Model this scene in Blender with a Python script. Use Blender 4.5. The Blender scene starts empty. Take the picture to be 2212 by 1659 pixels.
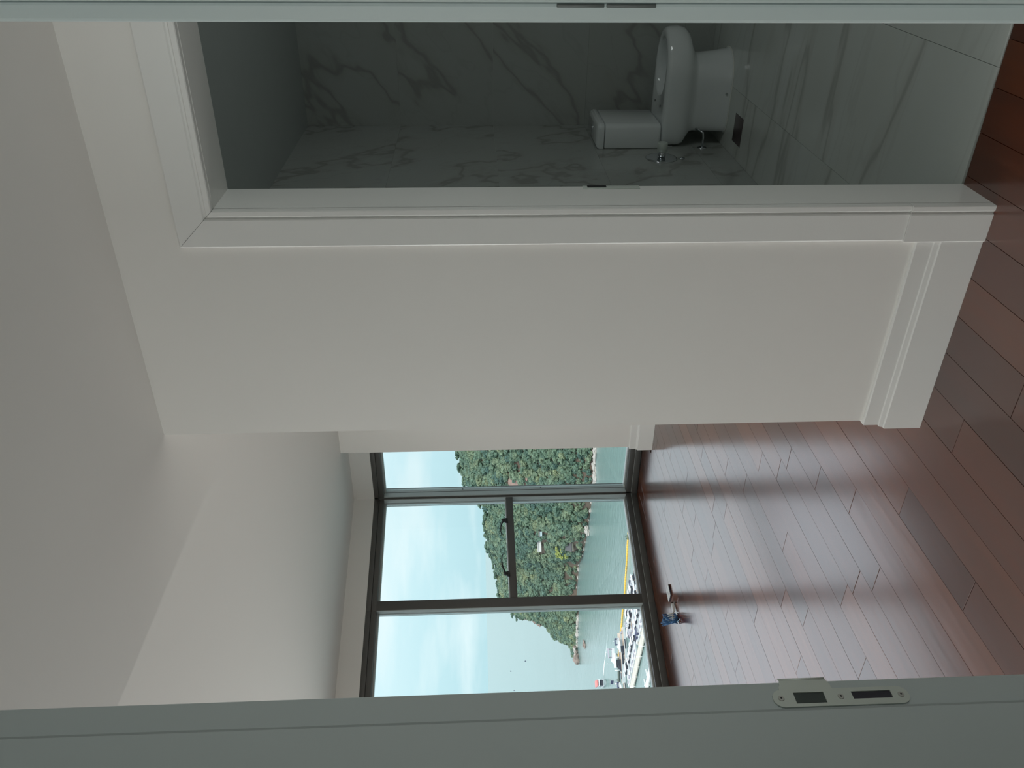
import bpy, bmesh, math, random
from mathutils import Vector, Matrix, noise
import numpy as np
random.seed(7); rng = np.random.default_rng(7)
S = bpy.context.scene; COL = S.collection
PI = math.pi

# ------------------------------------------------------------------ camera (held sideways: world up is image left)
cam_d = bpy.data.cameras.new('camera'); cam = bpy.data.objects.new('camera', cam_d); COL.objects.link(cam)
M3 = [[0.009023441863563991, 0.8438490025869896, 0.5365048353275838],
      [-0.04761564221666527, 0.5362806589701612, -0.8426955591616846],
      [-0.9988249737132273, -0.017942007899690134, 0.045019509540842974]]
cam.matrix_world = Matrix(M3).to_4x4(); cam.location = (0, 0, 1.45)
cam_d.sensor_fit = 'HORIZONTAL'; cam_d.sensor_width = 36; cam_d.lens = 36 * 1763.64 / 2212
cam_d.clip_start = 0.02; cam_d.clip_end = 20000
S.camera = cam
# ------------------------------------------------------------------ view
S.view_settings.view_transform = 'Standard'; S.view_settings.look = 'None'
S.view_settings.gamma = 1; S.view_settings.use_curve_mapping = False
S.view_settings.exposure = 0.0
S.cycles.max_bounces = 10; S.cycles.diffuse_bounces = 7; S.cycles.glossy_bounces = 5
S.cycles.transparent_max_bounces = 16; S.cycles.sample_clamp_indirect = 6
S.cycles.use_denoising = True
# ------------------------------------------------------------------ sky
W = bpy.data.worlds.new('sky'); S.world = W; W.use_nodes = True
nt = W.node_tree; N = nt.nodes; Lk = nt.links; N.clear()
wo = N.new('ShaderNodeOutputWorld'); bg = N.new('ShaderNodeBackground'); Lk.new(bg.outputs[0], wo.inputs[0])
tc = N.new('ShaderNodeTexCoord'); sp = N.new('ShaderNodeSeparateXYZ'); Lk.new(tc.outputs['Generated'], sp.inputs[0])
rmp = N.new('ShaderNodeValToRGB'); Lk.new(sp.outputs[2], rmp.inputs[0])
e = rmp.color_ramp.elements; e[0].position = 0.0; e[0].color = (.50, .75, .82, 1); e[1].position = 1.0; e[1].color = (1.35, 1.48, 1.7, 1)
for p, c in ((.05, (.56, .81, .88, 1)), (.12, (.68, .90, .965, 1)), (.20, (.95, 1.05, 1.12, 1)), (.30, (1.38, 1.48, 1.64, 1))):
    q = e.new(p); q.color = c
mp = N.new('ShaderNodeMapping'); mp.inputs['Scale'].default_value = (3.0, 3.0, 16.0); Lk.new(tc.outputs['Generated'], mp.inputs[0])
nz = N.new('ShaderNodeTexNoise'); nz.inputs['Scale'].default_value = 1.6; nz.inputs['Detail'].default_value = 5; Lk.new(mp.outputs[0], nz.inputs[0])
cr = N.new('ShaderNodeValToRGB'); cr.color_ramp.elements[0].position = .48; cr.color_ramp.elements[1].position = .72; Lk.new(nz.outputs[0], cr.inputs[0])
mx = N.new('ShaderNodeMix'); mx.data_type = 'RGBA'; Lk.new(cr.outputs[0], mx.inputs[0]); Lk.new(rmp.outputs[0], mx.inputs[6]); mx.inputs[7].default_value = (.78, .93, .97, 1); 
Lk.new(mx.outputs[2], bg.inputs[0]); bg.inputs[1].default_value = 1.12
# ------------------------------------------------------------------ sun (behind the building, lights bay and boats)
sd = bpy.data.lights.new('sun', 'SUN'); sd.energy = 1.9; sd.angle = math.radians(1.0); sd.color = (1, .95, .86)
so = bpy.data.objects.new('sun', sd); COL.objects.link(so)
so.rotation_euler = Vector((.75, -.45, .95)).to_track_quat('Z', 'Y').to_euler()

# facade geometry: corner point, direction along the glazing, outward normal
CX, CY = -4.816, 5.681
FA = math.radians(72.87); DX, DY = -math.cos(FA), -math.sin(FA); NX, NY = -math.sin(FA), math.cos(FA)
def fac(s, n, z=0.0): return (CX + DX * s + NX * n, CY + DY * s + NY * n, z)
# ------------------------------------------------------------------ large area lights (added fill, brightening the rooms from out of the frame)
def area(name, loc, look, sx, sy, power, color=(1, 1, 1)):
    l = bpy.data.lights.new(name, 'AREA'); l.shape = 'RECTANGLE'; l.size = sx; l.size_y = sy; l.energy = power; l.color = color
    o = bpy.data.objects.new(name, l); COL.objects.link(o); o.location = loc
    o.rotation_euler = (Vector(look) - Vector(loc)).to_track_quat('-Z', 'Y').to_euler(); return o
pF = fac(4.1, -.03, 1.25)
area('fill_light_main', pF, (pF[0] - NX, pF[1] - NY, 1.25), 2.4, 2.2, 58, (1, .975, .95))  # added lamp inside the unseen glazing, boosting what the sky gives
pG = fac(7.0, -.03, 1.25)
area('fill_light_side', pG, (pG[0] - NX, pG[1] - NY, 1.25), 2.6, 2.2, 142, (1, .975, .955))  # second added fill further along the facade, lifts the hall wall
area('fill_light_entry', (-1.5, -2.9, 1.5), (-1.5, 0, 1.5), .9, 1.8, 32, (.94, 1, .98))  # added lamp behind the camera, in front of a solid wall
area('fill_light_hall', (2.42, 1.35, 1.3), (0, 1.35, 1.3), 1.2, 2.0, 8, (.96, 1, .98))  # added lamp at the hall end; the wall there has no opening
area('fill_light_bathroom', (1.12, 3.2, 1.6), (-1, 3.6, 1.0), .5, .6, 5.6, (.92, 1, .98))  # added dim lamp for the bathroom, no window built behind it

# ================================================================== helpers
def lin(c): return tuple(((v / 255) / 12.92 if v / 255 <= .04045 else ((v / 255 + .055) / 1.055) ** 2.4) for v in c)
def mat(name, col, rough=.5, metal=0, coat=0, ior=1.5, var=0, vscale=8, bump=0, bscale=60, spec=.5, var2=None):
    m = bpy.data.materials.new(name); m.use_nodes = True; t = m.node_tree; b = t.nodes['Principled BSDF']
    b.inputs['Base Color'].default_value = (*col, 1); b.inputs['Roughness'].default_value = rough
    b.inputs['Metallic'].default_value = metal; b.inputs['Coat Weight'].default_value = coat; b.inputs['IOR'].default_value = ior
    b.inputs['Specular IOR Level'].default_value = spec
    g = t.nodes.new('ShaderNodeNewGeometry')
    n = t.nodes.new('ShaderNodeTexNoise'); n.inputs['Scale'].default_value = vscale; n.inputs['Detail'].default_value = 4
    t.links.new(g.outputs['Position'], n.inputs[0])
    r = t.nodes.new('ShaderNodeMix'); r.data_type = 'RGBA'; t.links.new(n.outputs[0], r.inputs[0])
    v = var if var else .02
    r.inputs[6].default_value = (*[max(0, c * (1 - v)) for c in col], 1)
    r.inputs[7].default_value = (*(var2 or [min(1, c * (1 + v)) for c in col]), 1)
    t.links.new(r.outputs[2], b.inputs['Base Color'])
    if bump:
        n2 = t.nodes.new('ShaderNodeTexNoise'); n2.inputs['Scale'].default_value = bscale; t.links.new(g.outputs['Position'], n2.inputs[0])
        bp = t.nodes.new('ShaderNodeBump'); bp.inputs['Strength'].default_value = bump; bp.inputs['Distance'].default_value = .002
        t.links.new(n2.outputs[0], bp.inputs['Height']); t.links.new(bp.outputs[0], b.inputs['Normal'])
    return m
class MB:
    def __init__(s): s.v = []; s.f = []; s.sm = []
    def add(s, vs, fs, smooth=False):
        k = len(s.v); s.v += [tuple(v) for v in vs]; s.f += [tuple(i + k for i in f) for f in fs]; s.sm += [smooth] * len(fs); return s
    def box(s, a, b):
        x0, y0, z0 = a; x1, y1, z1 = b
        return s.add([(x0, y0, z0), (x1, y0, z0), (x1, y1, z0), (x0, y1, z0), (x0, y0, z1), (x1, y0, z1), (x1, y1, z1), (x0, y1, z1)],
                     [(0, 3, 2, 1), (4, 5, 6, 7), (0, 1, 5, 4), (1, 2, 6, 5), (2, 3, 7, 6), (3, 0, 4, 7)])
    def prism(s, poly, z0, z1, smooth=False):
        n = len(poly); A = sum(poly[i][0] * poly[(i + 1) % n][1] - poly[(i + 1) % n][0] * poly[i][1] for i in range(n))
        if A < 0: poly = poly[::-1]
        s.add([(x, y, z0) for x, y in poly] + [(x, y, z1) for x, y in poly],
              [tuple(range(n))[::-1], tuple(range(n, 2 * n))]); 
        k = len(s.v) - 2 * n
        for i in range(n): s.f.append((k + i, k + (i + 1) % n, k + n + (i + 1) % n, k + n + i)); s.sm.append(smooth)
        return s
    def loft(s, rings, cap0=True, cap1=True, smooth=True):
        n = len(rings[0]); k = len(s.v)
        for r in rings: s.v += [tuple(p) for p in r]
        for j in range(len(rings) - 1):
            for i in range(n):
                s.f.append((k + j * n + i, k + j * n + (i + 1) % n, k + (j + 1) * n + (i + 1) % n, k + (j + 1) * n + i)); s.sm.append(smooth)
        if cap0: s.f.append(tuple(k + i for i in range(n))[::-1]); s.sm.append(False)
        if cap1: s.f.append(tuple(k + (len(rings) - 1) * n + i for i in range(n))); s.sm.append(False)
        return s
    def tube(s, pts, r, n=8, caps=True):
        P = [Vector(p) for p in pts]; rings = []; up = None
        for i, p in enumerate(P):
            t = (P[min(i + 1, len(P) - 1)] - P[max(i - 1, 0)]).normalized()
            if up is None: up = t.orthogonal().normalized()
            up = (up - t * up.dot(t)); up = up.normalized() if up.length > 1e-6 else t.orthogonal().normalized()
            sd_ = t.cross(up); rr = r[i] if isinstance(r, (list, tuple)) else r
            rings.append([p + (up * math.cos(2 * PI * k / n) + sd_ * math.sin(2 * PI * k / n)) * rr for k in range(n)])
        return s.loft(rings, caps, caps)
    def cyl(s, a, b, r, n=24, r2=None): return s.tube([a, b], [r, r if r2 is None else r2], n)
    def ball(s, c, r, sub=2, dis=0, seed=0, sc=(1, 1, 1)):
        vs, fs = ico(sub); 
        out = []
        for v in vs:
            d = 1 + (dis * noise.noise(Vector(v) * 1.7 + Vector((seed, seed * .7, 3))) * 2 if dis else 0)
            out.append((c[0] + v[0] * r * d * sc[0], c[1] + v[1] * r * d * sc[1], c[2] + v[2] * r * d * sc[2]))
        return s.add(out, fs, True)
_ico = {}
def ico(sub):
    if sub not in _ico:
        b = bmesh.new(); bmesh.ops.create_icosphere(b, subdivisions=sub, radius=1)
        _ico[sub] = ([tuple(v.co) for v in b.verts], [tuple(v.index for v in f.verts) for f in b.faces]); b.free()
    return _ico[sub]
def mesh_of(name, mb, m, bevel=0, seg=2):
    me = bpy.data.meshes.new(name); me.from_pydata(mb.v, [], mb.f)
    me.polygons.foreach_set('use_smooth', mb.sm); me.materials.append(m)
    if bevel:
        b = bmesh.new(); b.from_mesh(me); bmesh.ops.remove_doubles(b, verts=b.verts, dist=1e-6)
        es = [x for x in b.edges if len(x.link_faces) == 2 and x.calc_face_angle(0) > .5]
        bmesh.ops.bevel(b, geom=es, offset=bevel, segments=seg, profile=.5, affect='EDGES', clamp_overlap=True)
        for f in b.faces: f.smooth = True
        b.to_mesh(me); b.free()
        try: me.set_sharp_from_angle(angle=math.radians(50))
        except Exception: pass
    me.update(); return me
def obj(name, mb, m, parent=None, bevel=0, seg=2, label=None):
    me = mb if isinstance(mb, bpy.types.Mesh) else mesh_of(name, mb, m, bevel, seg)
    o = bpy.data.objects.new(name, me); COL.objects.link(o)
    if parent: o.parent = parent
    if label: o['label'] = label
    return o
def tag(o, label, cat, group=None, kind=None):
    o['label'] = label; o['category'] = cat
    if group: o['group'] = group
    if kind: o['kind'] = kind
    return o
def struct(o, label, cat): return tag(o, label, cat, None, 'structure')
def empty(name, loc=(0, 0, 0), rz=0):
    o = bpy.data.objects.new(name, None); COL.objects.link(o); o.location = loc; o.rotation_euler = (0, 0, rz); o.empty_display_size = .1; return o

# ================================================================== materials
PAINT = mat('white_wall_paint', (.80, .785, .75), .55, var=.015, vscale=1.5, bump=.05, bscale=240)
CEILP = mat('white_ceiling_paint', (.80, .785, .755), .7, var=.012, vscale=1.2)
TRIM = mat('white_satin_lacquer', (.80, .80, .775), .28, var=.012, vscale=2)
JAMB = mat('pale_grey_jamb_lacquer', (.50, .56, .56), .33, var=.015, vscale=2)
ALU = mat('grey_brown_anodised_aluminium', (.085, .082, .076), .42, metal=.0, var=.06, vscale=3)
ALU_LIT = mat('sky_lit_aluminium_reveal', (.42, .45, .44), .45, var=.04)  # lighter copy of the frame aluminium: sky light on the returns, painted in
GASK = mat('black_rubber_gasket', (.012, .014, .02), .6)
BEAD = mat('pale_glazing_bead', (.5, .52, .5), .4)
PORC = mat('white_glazed_porcelain', (.76, .79, .79), .12, coat=.5)
CHROME = mat('polished_chrome', (.62, .64, .66), .12, metal=1)
SCREWM = mat('zinc_screw', (.50, .50, .47), .4, metal=.3)
STEEL = mat('satin_nickel', (.62, .67, .62), .38, metal=.25)
DARKM = mat('dark_lock_pocket', (.03, .028, .04), .5)
DRAINM = mat('brown_steel_drain', (.14, .11, .115), .35, metal=.6)
BLACKP = mat('black_plastic', (.012, .012, .013), .4)
WHITEP = mat('white_plastic', (.75, .75, .74), .4)
PUTTY = mat('pale_sealant', (.78, .78, .74), .4)

def marble(name, rot, sc, k=1.0):
    m = bpy.data.materials.new(name); m.use_nodes = True; t = m.node_tree; b = t.nodes['Principled BSDF']
    g = t.nodes.new('ShaderNodeNewGeometry'); mpn = t.nodes.new('ShaderNodeMapping')
    mpn.vector_type = 'TEXTURE'; mpn.inputs['Rotation'].default_value = rot
    oi = t.nodes.new('ShaderNodeObjectInfo'); va = t.nodes.new('ShaderNodeVectorMath'); va.operation = 'MULTIPLY_ADD'
    cb = t.nodes.new('ShaderNodeCombineXYZ'); 
    for i in range(3): t.links.new(oi.outputs['Random'], cb.inputs[i])
    va.inputs[1].default_value = (13, 7, 5); t.links.new(cb.outputs[0], va.inputs[0]); t.links.new(g.outputs['Position'], va.inputs[2])
    t.links.new(va.outputs[0], mpn.inputs[0])
    mpn.inputs['Scale'].default_value = sc
    def vein(scale, width, dist, detail):
        n = t.nodes.new('ShaderNodeTexNoise'); n.inputs['Scale'].default_value = scale; n.inputs['Detail'].default_value = detail
        n.inputs['Roughness'].default_value = .5; n.inputs['Distortion'].default_value = dist * .35; t.links.new(mpn.outputs[0], n.inputs[0])
        s1 = t.nodes.new('ShaderNodeMath'); s1.operation = 'SUBTRACT'; s1.inputs[1].default_value = .5; t.links.new(n.outputs[0], s1.inputs[0])
        ab = t.nodes.new('ShaderNodeMath'); ab.operation = 'ABSOLUTE'; t.links.new(s1.outputs[0], ab.inputs[0])
        mr = t.nodes.new('ShaderNodeMapRange'); mr.inputs['From Max'].default_value = width; mr.inputs['To Min'].default_value = 1; mr.inputs['To Max'].default_value = 0
        mr.interpolation_type = 'SMOOTHERSTEP'; t.links.new(ab.outputs[0], mr.inputs[0]); return mr.outputs[0]
    v1 = vein(.85, .018, .5, 4); v2 = vein(.85, .05, .5, 4); v3 = vein(1.9, .02, .8, 3)
    base = t.nodes.new('ShaderNodeTexNoise'); base.inputs['Scale'].default_value = 1.1; base.inputs['Detail'].default_value = 3; t.links.new(mpn.outputs[0], base.inputs[0])
    c0 = t.nodes.new('ShaderNodeMix'); c0.data_type = 'RGBA'; c0.inputs[6].default_value = (.64 * k, .68 * k, .665 * k, 1); c0.inputs[7].default_value = (.58 * k, .60 * k, .55 * k, 1); t.links.new(base.outputs[0], c0.inputs[0])
    prev = c0
    for vv, am, c in ((v2, .22, (.42 * k, .40 * k, .35 * k, 1)), (v1, .38, (.27 * k, .265 * k, .25 * k, 1)), (v3, .12, (.36 * k, .36 * k, .33 * k, 1))):
        mm = t.nodes.new('ShaderNodeMath'); mm.operation = 'MULTIPLY'; mm.inputs[1].default_value = am; t.links.new(vv, mm.inputs[0])
        cm = t.nodes.new('ShaderNodeMix'); cm.data_type = 'RGBA'; t.links.new(mm.outputs[0], cm.inputs[0]); t.links.new(prev.outputs[2], cm.inputs[6]); cm.inputs[7].default_value = c; prev = cm
    t.links.new(prev.outputs[2], b.inputs['Base Color']); b.inputs['Roughness'].default_value = .16; b.inputs['IOR'].default_value = 1.5
    return m
MARW = marble('polished_grey_veined_marble_wall', (.55, .75, .2), (.42, .42, 3.2), .66); MARF = marble('polished_grey_veined_marble_floor', (0, 0, -.14), (2.4, .46, 1))
GROUT = mat('grey_grout', (.46, .47, .45), .8)

def wood():
    m = bpy.data.materials.new('lacquered_red_brown_hardwood'); m.use_nodes = True; t = m.node_tree; b = t.nodes['Principled BSDF']
    g = t.nodes.new('ShaderNodeNewGeometry'); oi = t.nodes.new('ShaderNodeObjectInfo')
    cb = t.nodes.new('ShaderNodeCombineXYZ'); [t.links.new(oi.outputs['Random'], cb.inputs[i]) for i in range(3)]
    va = t.nodes.new('ShaderNodeVectorMath'); va.operation = 'MULTIPLY_ADD'; va.inputs[1].default_value = (31, 17, 5)
    t.links.new(cb.outputs[0], va.inputs[0]); t.links.new(g.outputs['Position'], va.inputs[2])
    mpn = t.nodes.new('ShaderNodeMapping'); mpn.inputs['Scale'].default_value = (34, 1.6, 1); t.links.new(va.outputs[0], mpn.inputs[0])
    n = t.nodes.new('ShaderNodeTexNoise'); n.inputs['Scale'].default_value = 1; n.inputs['Detail'].default_value = 6; n.inputs['Distortion'].default_value = .3; t.links.new(mpn.outputs[0], n.inputs[0])
    tone = t.nodes.new('ShaderNodeValToRGB'); t.links.new(oi.outputs['Random'], tone.inputs[0]); tone.color_ramp.interpolation = 'CONSTANT'
    el = tone.color_ramp.elements; el[0].position = 0; el[0].color = (0.0883, 0.0173, 0.0046, 1); el[1].position = .16; el[1].color = (0.1172, 0.0245, 0.0059, 1)
    for p, c in ((.30, (0.0677, 0.0130, 0.0039, 1)), (.42, (0.1299, 0.0297, 0.0069, 1)), (.55, (0.0979, 0.0194, 0.0049, 1)), (.68, (0.1491, 0.0369, 0.0096, 1)), (.78, (0.0757, 0.0150, 0.0043, 1)), (.9, (0.1202, 0.0256, 0.0062, 1))):
        q = el.new(p); q.color = c
    dk = t.nodes.new('ShaderNodeMix'); dk.data_type = 'RGBA'; dk.blend_type = 'MULTIPLY'; t.links.new(tone.outputs[0], dk.inputs[6]); dk.inputs[0].default_value = .75
    gr = t.nodes.new('ShaderNodeValToRGB'); gr.color_ramp.elements[0].position = .32; gr.color_ramp.elements[0].color = (.72, .68, .64, 1); gr.color_ramp.elements[1].position = .66; gr.color_ramp.elements[1].color = (1.15, 1.1, 1.05, 1)
    t.links.new(n.outputs[0], gr.inputs[0]); t.links.new(gr.outputs[0], dk.inputs[7]); t.links.new(dk.outputs[2], b.inputs['Base Color'])
    b.inputs['Roughness'].default_value = .19; b.inputs['IOR'].default_value = 2.35
    n2 = t.nodes.new('ShaderNodeTexNoise'); n2.inputs['Scale'].default_value = 1; n2.inputs['Detail'].default_value = 2
    mp2 = t.nodes.new('ShaderNodeMapping'); mp2.inputs['Scale'].default_value = (22, 3, 1); t.links.new(va.outputs[0], mp2.inputs[0]); t.links.new(mp2.outputs[0], n2.inputs[0])
    bp = t.nodes.new('ShaderNodeBump'); bp.inputs['Strength'].default_value = .12; bp.inputs['Distance'].default_value = .002; t.links.new(n2.outputs[0], bp.inputs['Height']); t.links.new(bp.outputs[0], b.inputs['Normal'])
    return m
WOOD = wood()
SUBF = mat('dark_floor_joint', (.02, .012, .008), .8)
def glass():
    m = bpy.data.materials.new('clear_window_glass'); m.use_nodes = True; t = m.node_tree; t.nodes.clear()
    o = t.nodes.new('ShaderNodeOutputMaterial'); mixn = t.nodes.new('ShaderNodeMixShader'); tr = t.nodes.new('ShaderNodeBsdfTransparent'); gl = t.nodes.new('ShaderNodeBsdfGlossy')
    tr.inputs[0].default_value = (.97, .985, .98, 1); gl.inputs['Roughness'].default_value = .01; gl.inputs[0].default_value = (.9, .95, .95, 1)
    f = t.nodes.new('ShaderNodeFresnel'); f.inputs[0].default_value = 1.35
    t.links.new(f.outputs[0], mixn.inputs[0]); t.links.new(tr.outputs[0], mixn.inputs[1]); t.links.new(gl.outputs[0], mixn.inputs[2]); t.links.new(mixn.outputs[0], o.inputs[0]); return m
GLASS = glass()

# ================================================================== floors
fl = obj('floor', MB().box((-2.1, -3.2, -.30), (2.6, 2.287, -.012)).prism([fac(0, .12)[:2], fac(9.3, .12)[:2], (-2.1, -3.2), (-2.1, 2.0), (-1.37, 2.0), (-1.37, 5.8), (CX, 5.8)], -.30, -.0121), SUBF)
struct(fl, 'glossy red brown hardwood plank floor running through hall and main room', 'floor')
def clip(poly, a, b, c):     # keep a*x+b*y<=c
    out = []
    for i in range(len(poly)):
        p, q = poly[i], poly[(i + 1) % len(poly)]; dp = a * p[0] + b * p[1] - c; dq = a * q[0] + b * q[1] - c
        if dp <= 0: out.append(p)
        if (dp < 0 < dq) or (dq < 0 < dp):
            t = dp / (dp - dq); out.append((p[0] + t * (q[0] - p[0]), p[1] + t * (q[1] - p[1])))
    return out
NC = NX * CX + NY * CY - .008
known = {-1: [2.652, 2.068], 0: [2.357], 2: [2.065, 1.637], -3: [2.223], -2: [2.95], -5: [2.793], -8: [2.39, 4.30], 5: [1.926, .95],
         -4: [3.245], -7: [3.68], -6: [3.38], -11: [3.685], -9: [3.57, 4.13], 1: [3.05, 1.2], 3: [2.5, 1.1], 4: [2.35, 1.45], 6: [1.3], -10: [2.9]}
def plank(x0, x1, y0, y1):
    g = .0007
    poly = clip([(x0 + g, y0 + g), (x1 - g, y0 + g), (x1 - g, y1 - g), (x0 + g, y1 - g)], NX, NY, NC)
    if len(poly) < 3: return
    A = abs(sum(poly[i][0] * poly[(i + 1) % len(poly)][1] - poly[(i + 1) % len(poly)][0] * poly[i][1] for i in range(len(poly)))) / 2
    if A < 4e-4: return
    cx = sum(p[0] for p in poly) / len(poly); cy = sum(p[1] for p in poly) / len(poly)
    b = .0009; n = len(poly)
    inner = [(p[0] + (cx - p[0]) / max(1e-6, math.hypot(cx - p[0], cy - p[1])) * b * 1.4, p[1] + (cy - p[1]) / max(1e-6, math.hypot(cx - p[0], cy - p[1])) * b * 1.4) for p in poly]
    ar = sum(poly[i][0] * poly[(i + 1) % n][1] - poly[(i + 1) % n][0] * poly[i][1] for i in range(n))
    if ar < 0: poly = poly[::-1]; inner = inner[::-1]
    tx, ty, z = random.gauss(0, .0012), random.gauss(0, .0003), random.uniform(-.0004, 0)
    top = lambda p, d: (p[0] - cx, p[1] - cy, z - d + (p[0] - cx) * tx + (p[1] - cy) * ty)
    mb = MB(); mb.loft([[(p[0] - cx, p[1] - cy, -.013) for p in poly], [top(p, .0006) for p in poly], [top(p, 0) for p in inner]], smooth=False)
    o = obj('plank', mb, WOOD, fl); o.location = (cx, cy, 0)
PW = .1248
for c in range(-33, 17):
    xa = -2.129 + c * PW; xb = xa + PW
    ymax = 5.66 if xb < -4.06 else (5.355 if xb < -1.5 else 2.284)
    if xb < -1.5 and xa < -4.06 < xb: ymax = 5.355
    xm = (xa + xb) / 2
    ymin = max(.2, -xm / 1.5 - .45) if xm < 0 else .2
    if ymin > ymax: continue
    js = sorted(known.get(c, []))
    y = ymin - random.uniform(0, .3); ends = [y]
    allj = list(js)
    if js:
        lo = js[0]
        while lo > ymin + .35: lo -= random.uniform(.75, 1.35); allj.append(lo)
        hi = js[-1]
        while hi < ymax: hi += random.uniform(.8, 1.4); allj.append(hi)
    else:
        yy = y
        while yy < ymax: yy += random.uniform(.55, 1.4); allj.append(yy)
    allj = sorted(v for v in allj if ymin + .1 < v < ymax - .1)
    pts = [ymin] + allj + [ymax]
    for a, b in zip(pts, pts[1:]): plank(xa, xb, a, b)
fb = obj('floor', MB().box((-1.37, 2.287, -.3), (1.3, 5.2, -.006)), GROUT)
struct(fb, 'polished grey veined marble tile floor of the bathroom', 'floor')
for (a, b) in ((-1.355, -1.021), (-1.021, -.456), (-.456, .109), (.109, .674), (.674, 1.2)):
    for (c, d) in ((2.29, 5.103),):
        if a == -1.355:
            xs = [(-1.355, -1.279, c, 5.103), (-1.129, -1.0217, c, 5.103), (-1.279, -1.129, c, 4.341), (-1.279, -1.129, 4.491, 5.103)]
            mb = MB()
            for q in xs: mb.box((q[0], q[2] , -.006), (q[1], q[3], .002))
            mb.v = [(x + (.0006 if x == a else 0), y, z) for x, y, z in mb.v]
            obj('tile', mb, MARF, fb); continue
        obj('tile', MB().box((a + .0007, c + .0007, -.008), (b - .0007, d - .0007, .002)), MARF, fb)

# ================================================================== walls
HC = 2.43; MC = 2.553
w = MB().box((-1.522, 2.13, 0), (-.80, 2.286, HC + .1)).box((-.80, 2.13, 2.165), (.07, 2.286, HC + .1)).box((.07, 2.13, 0), (2.5, 2.286, HC + .1)).box((-1.522, 2.286, 0), (-1.362, 5.40, MC + .12))
wr = struct(obj('wall_right', w, PAINT), 'white plastered wall between hall corner and bathroom doorway', 'wall')
struct(obj('wall_back', MB().box((-4.053, 5.363, 0), (-1.522, 5.68, MC + .05)).box((-4.053, 5.68, 0), (-3.2, 6.2, MC + .05)), PAINT), 'white stub wall right of the far corner window', 'wall')
# wall above glazing
w = MB().prism([fac(0, 0)[:2], fac(9.3, 0)[:2], fac(9.3, .25)[:2], (CX - .25, CY + .25), (-4.0, CY + .25), (-4.0, CY)], 2.373, MC + .35)
struct(obj('wall_facade', w, PAINT), 'narrow white wall band above the window frames', 'wall')
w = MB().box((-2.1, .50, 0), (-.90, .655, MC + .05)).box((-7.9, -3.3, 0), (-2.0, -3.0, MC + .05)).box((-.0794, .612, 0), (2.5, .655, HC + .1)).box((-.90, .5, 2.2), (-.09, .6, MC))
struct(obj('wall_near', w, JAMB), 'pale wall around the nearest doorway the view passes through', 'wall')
struct(obj('wall_hall_end', MB().box((2.5, .5, 0), (2.6, 2.3, HC + .1)), PAINT), 'white end wall of the hall outside the view', 'wall')
w = MB().box((-2.1, -3.0, 0), (-2.0, .5, 2.7)).box((1.5, -3.0, 0), (1.6, .62, 2.7)).box((-2.1, -3.1, 0), (1.6, -3.0, 2.7))
struct(obj('wall_entry', w, PAINT), 'white walls of the room the camera stands in', 'wall')
# bathroom tiled walls
bl = obj('wall_bathroom_left', MB().box((-1.364, 2.286, 0), (-1.3575, 5.12, 2.45)), GROUT); struct(bl, 'left bathroom wall of large marble tiles behind the toilet', 'wall')
bb = obj('wall_bathroom_back', MB().box((-1.36, 5.107, 0), (1.25, 5.2, 2.45)), GROUT); struct(bb, 'back bathroom wall of large marble tiles', 'wall')
for z0, z1 in ((.002, .182), (.182, .747), (.747, 1.311), (1.311, 1.876), (1.876, 2.4432)):
    for y0, y1 in ((2.29, 2.85), (2.85, 3.975), (3.975, 5.103)):
        obj('tile', MB().box((-1.3595, y0 + .0004, z0 + .0004), (-1.355, y1 - .0004, z1 - .0004)), MARW, bl)
    for x0, x1 in ((-1.355, -.225), (-.225, .905), (.905, 1.2)):
        obj('tile', MB().box((x0 + .0004, 5.103, z0 + .0004), (x1 - .0004, 5.109, z1 - .0004)), MARW, bb)
struct(obj('wall_bathroom_right', MB().box((1.2, 2.286, 0), (1.3, 5.2, 2.45)), MARW), 'right bathroom wall outside the view', 'wall')
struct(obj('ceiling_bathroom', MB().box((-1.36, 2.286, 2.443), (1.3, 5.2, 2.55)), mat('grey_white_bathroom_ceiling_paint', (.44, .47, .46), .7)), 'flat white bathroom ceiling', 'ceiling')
# ceilings
struct(obj('ceiling_hall', MB().box((-1.925, .55, HC), (2.6, 2.2, 2.95)).box((-1.925, 2.2, HC), (-1.45, 5.37, 2.95)), CEILP), 'lowered white hall ceiling with a straight edge towards the room', 'ceiling')
struct(obj('ceiling_main', MB().prism([(-1.925, .5), (-1.925, 5.75), (CX + .0, 5.75), fac(.0, .04)[:2], fac(9.3, .04)[:2], (-1.925, -3.2)], MC, 3.0), CEILP), 'higher white ceiling of the window room', 'ceiling')
struct(obj('ceiling_entry', MB().box((-2.1, -3.1, 2.6), (1.6, .55, 2.9)), CEILP), 'white ceiling above the camera', 'ceiling')

# ================================================================== baseboards
BBP = [(0, 0), (0, .020), (.121, .020), (.1245, .0165), (.137, .0145), (.1395, .011), (.186, .011), (.190, .008), (.190, 0)]
def baseboard(name, x0, x1, y, ret=None):
    mb = MB(); r = []
    for x, sgn in ((x0, 1), (x1, 0)):
        r.append([(x - (t if sgn else 0), y - t, z) for z, t in BBP])
    if ret: r = [[(x0 - t, y + ret, z) for z, t in BBP]] + r
    mb.loft(r, smooth=False); return obj(name, mb, TRIM)
o = baseboard('baseboard_right', -1.522, -.886, 2.13, .35); struct(o, 'tall white stepped baseboard under the hall wall', 'baseboard')
o = baseboard('baseboard_back', -4.053, -1.53, 5.363, .30); struct(o, 'tall white stepped baseboard of the far stub wall', 'baseboard')

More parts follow.
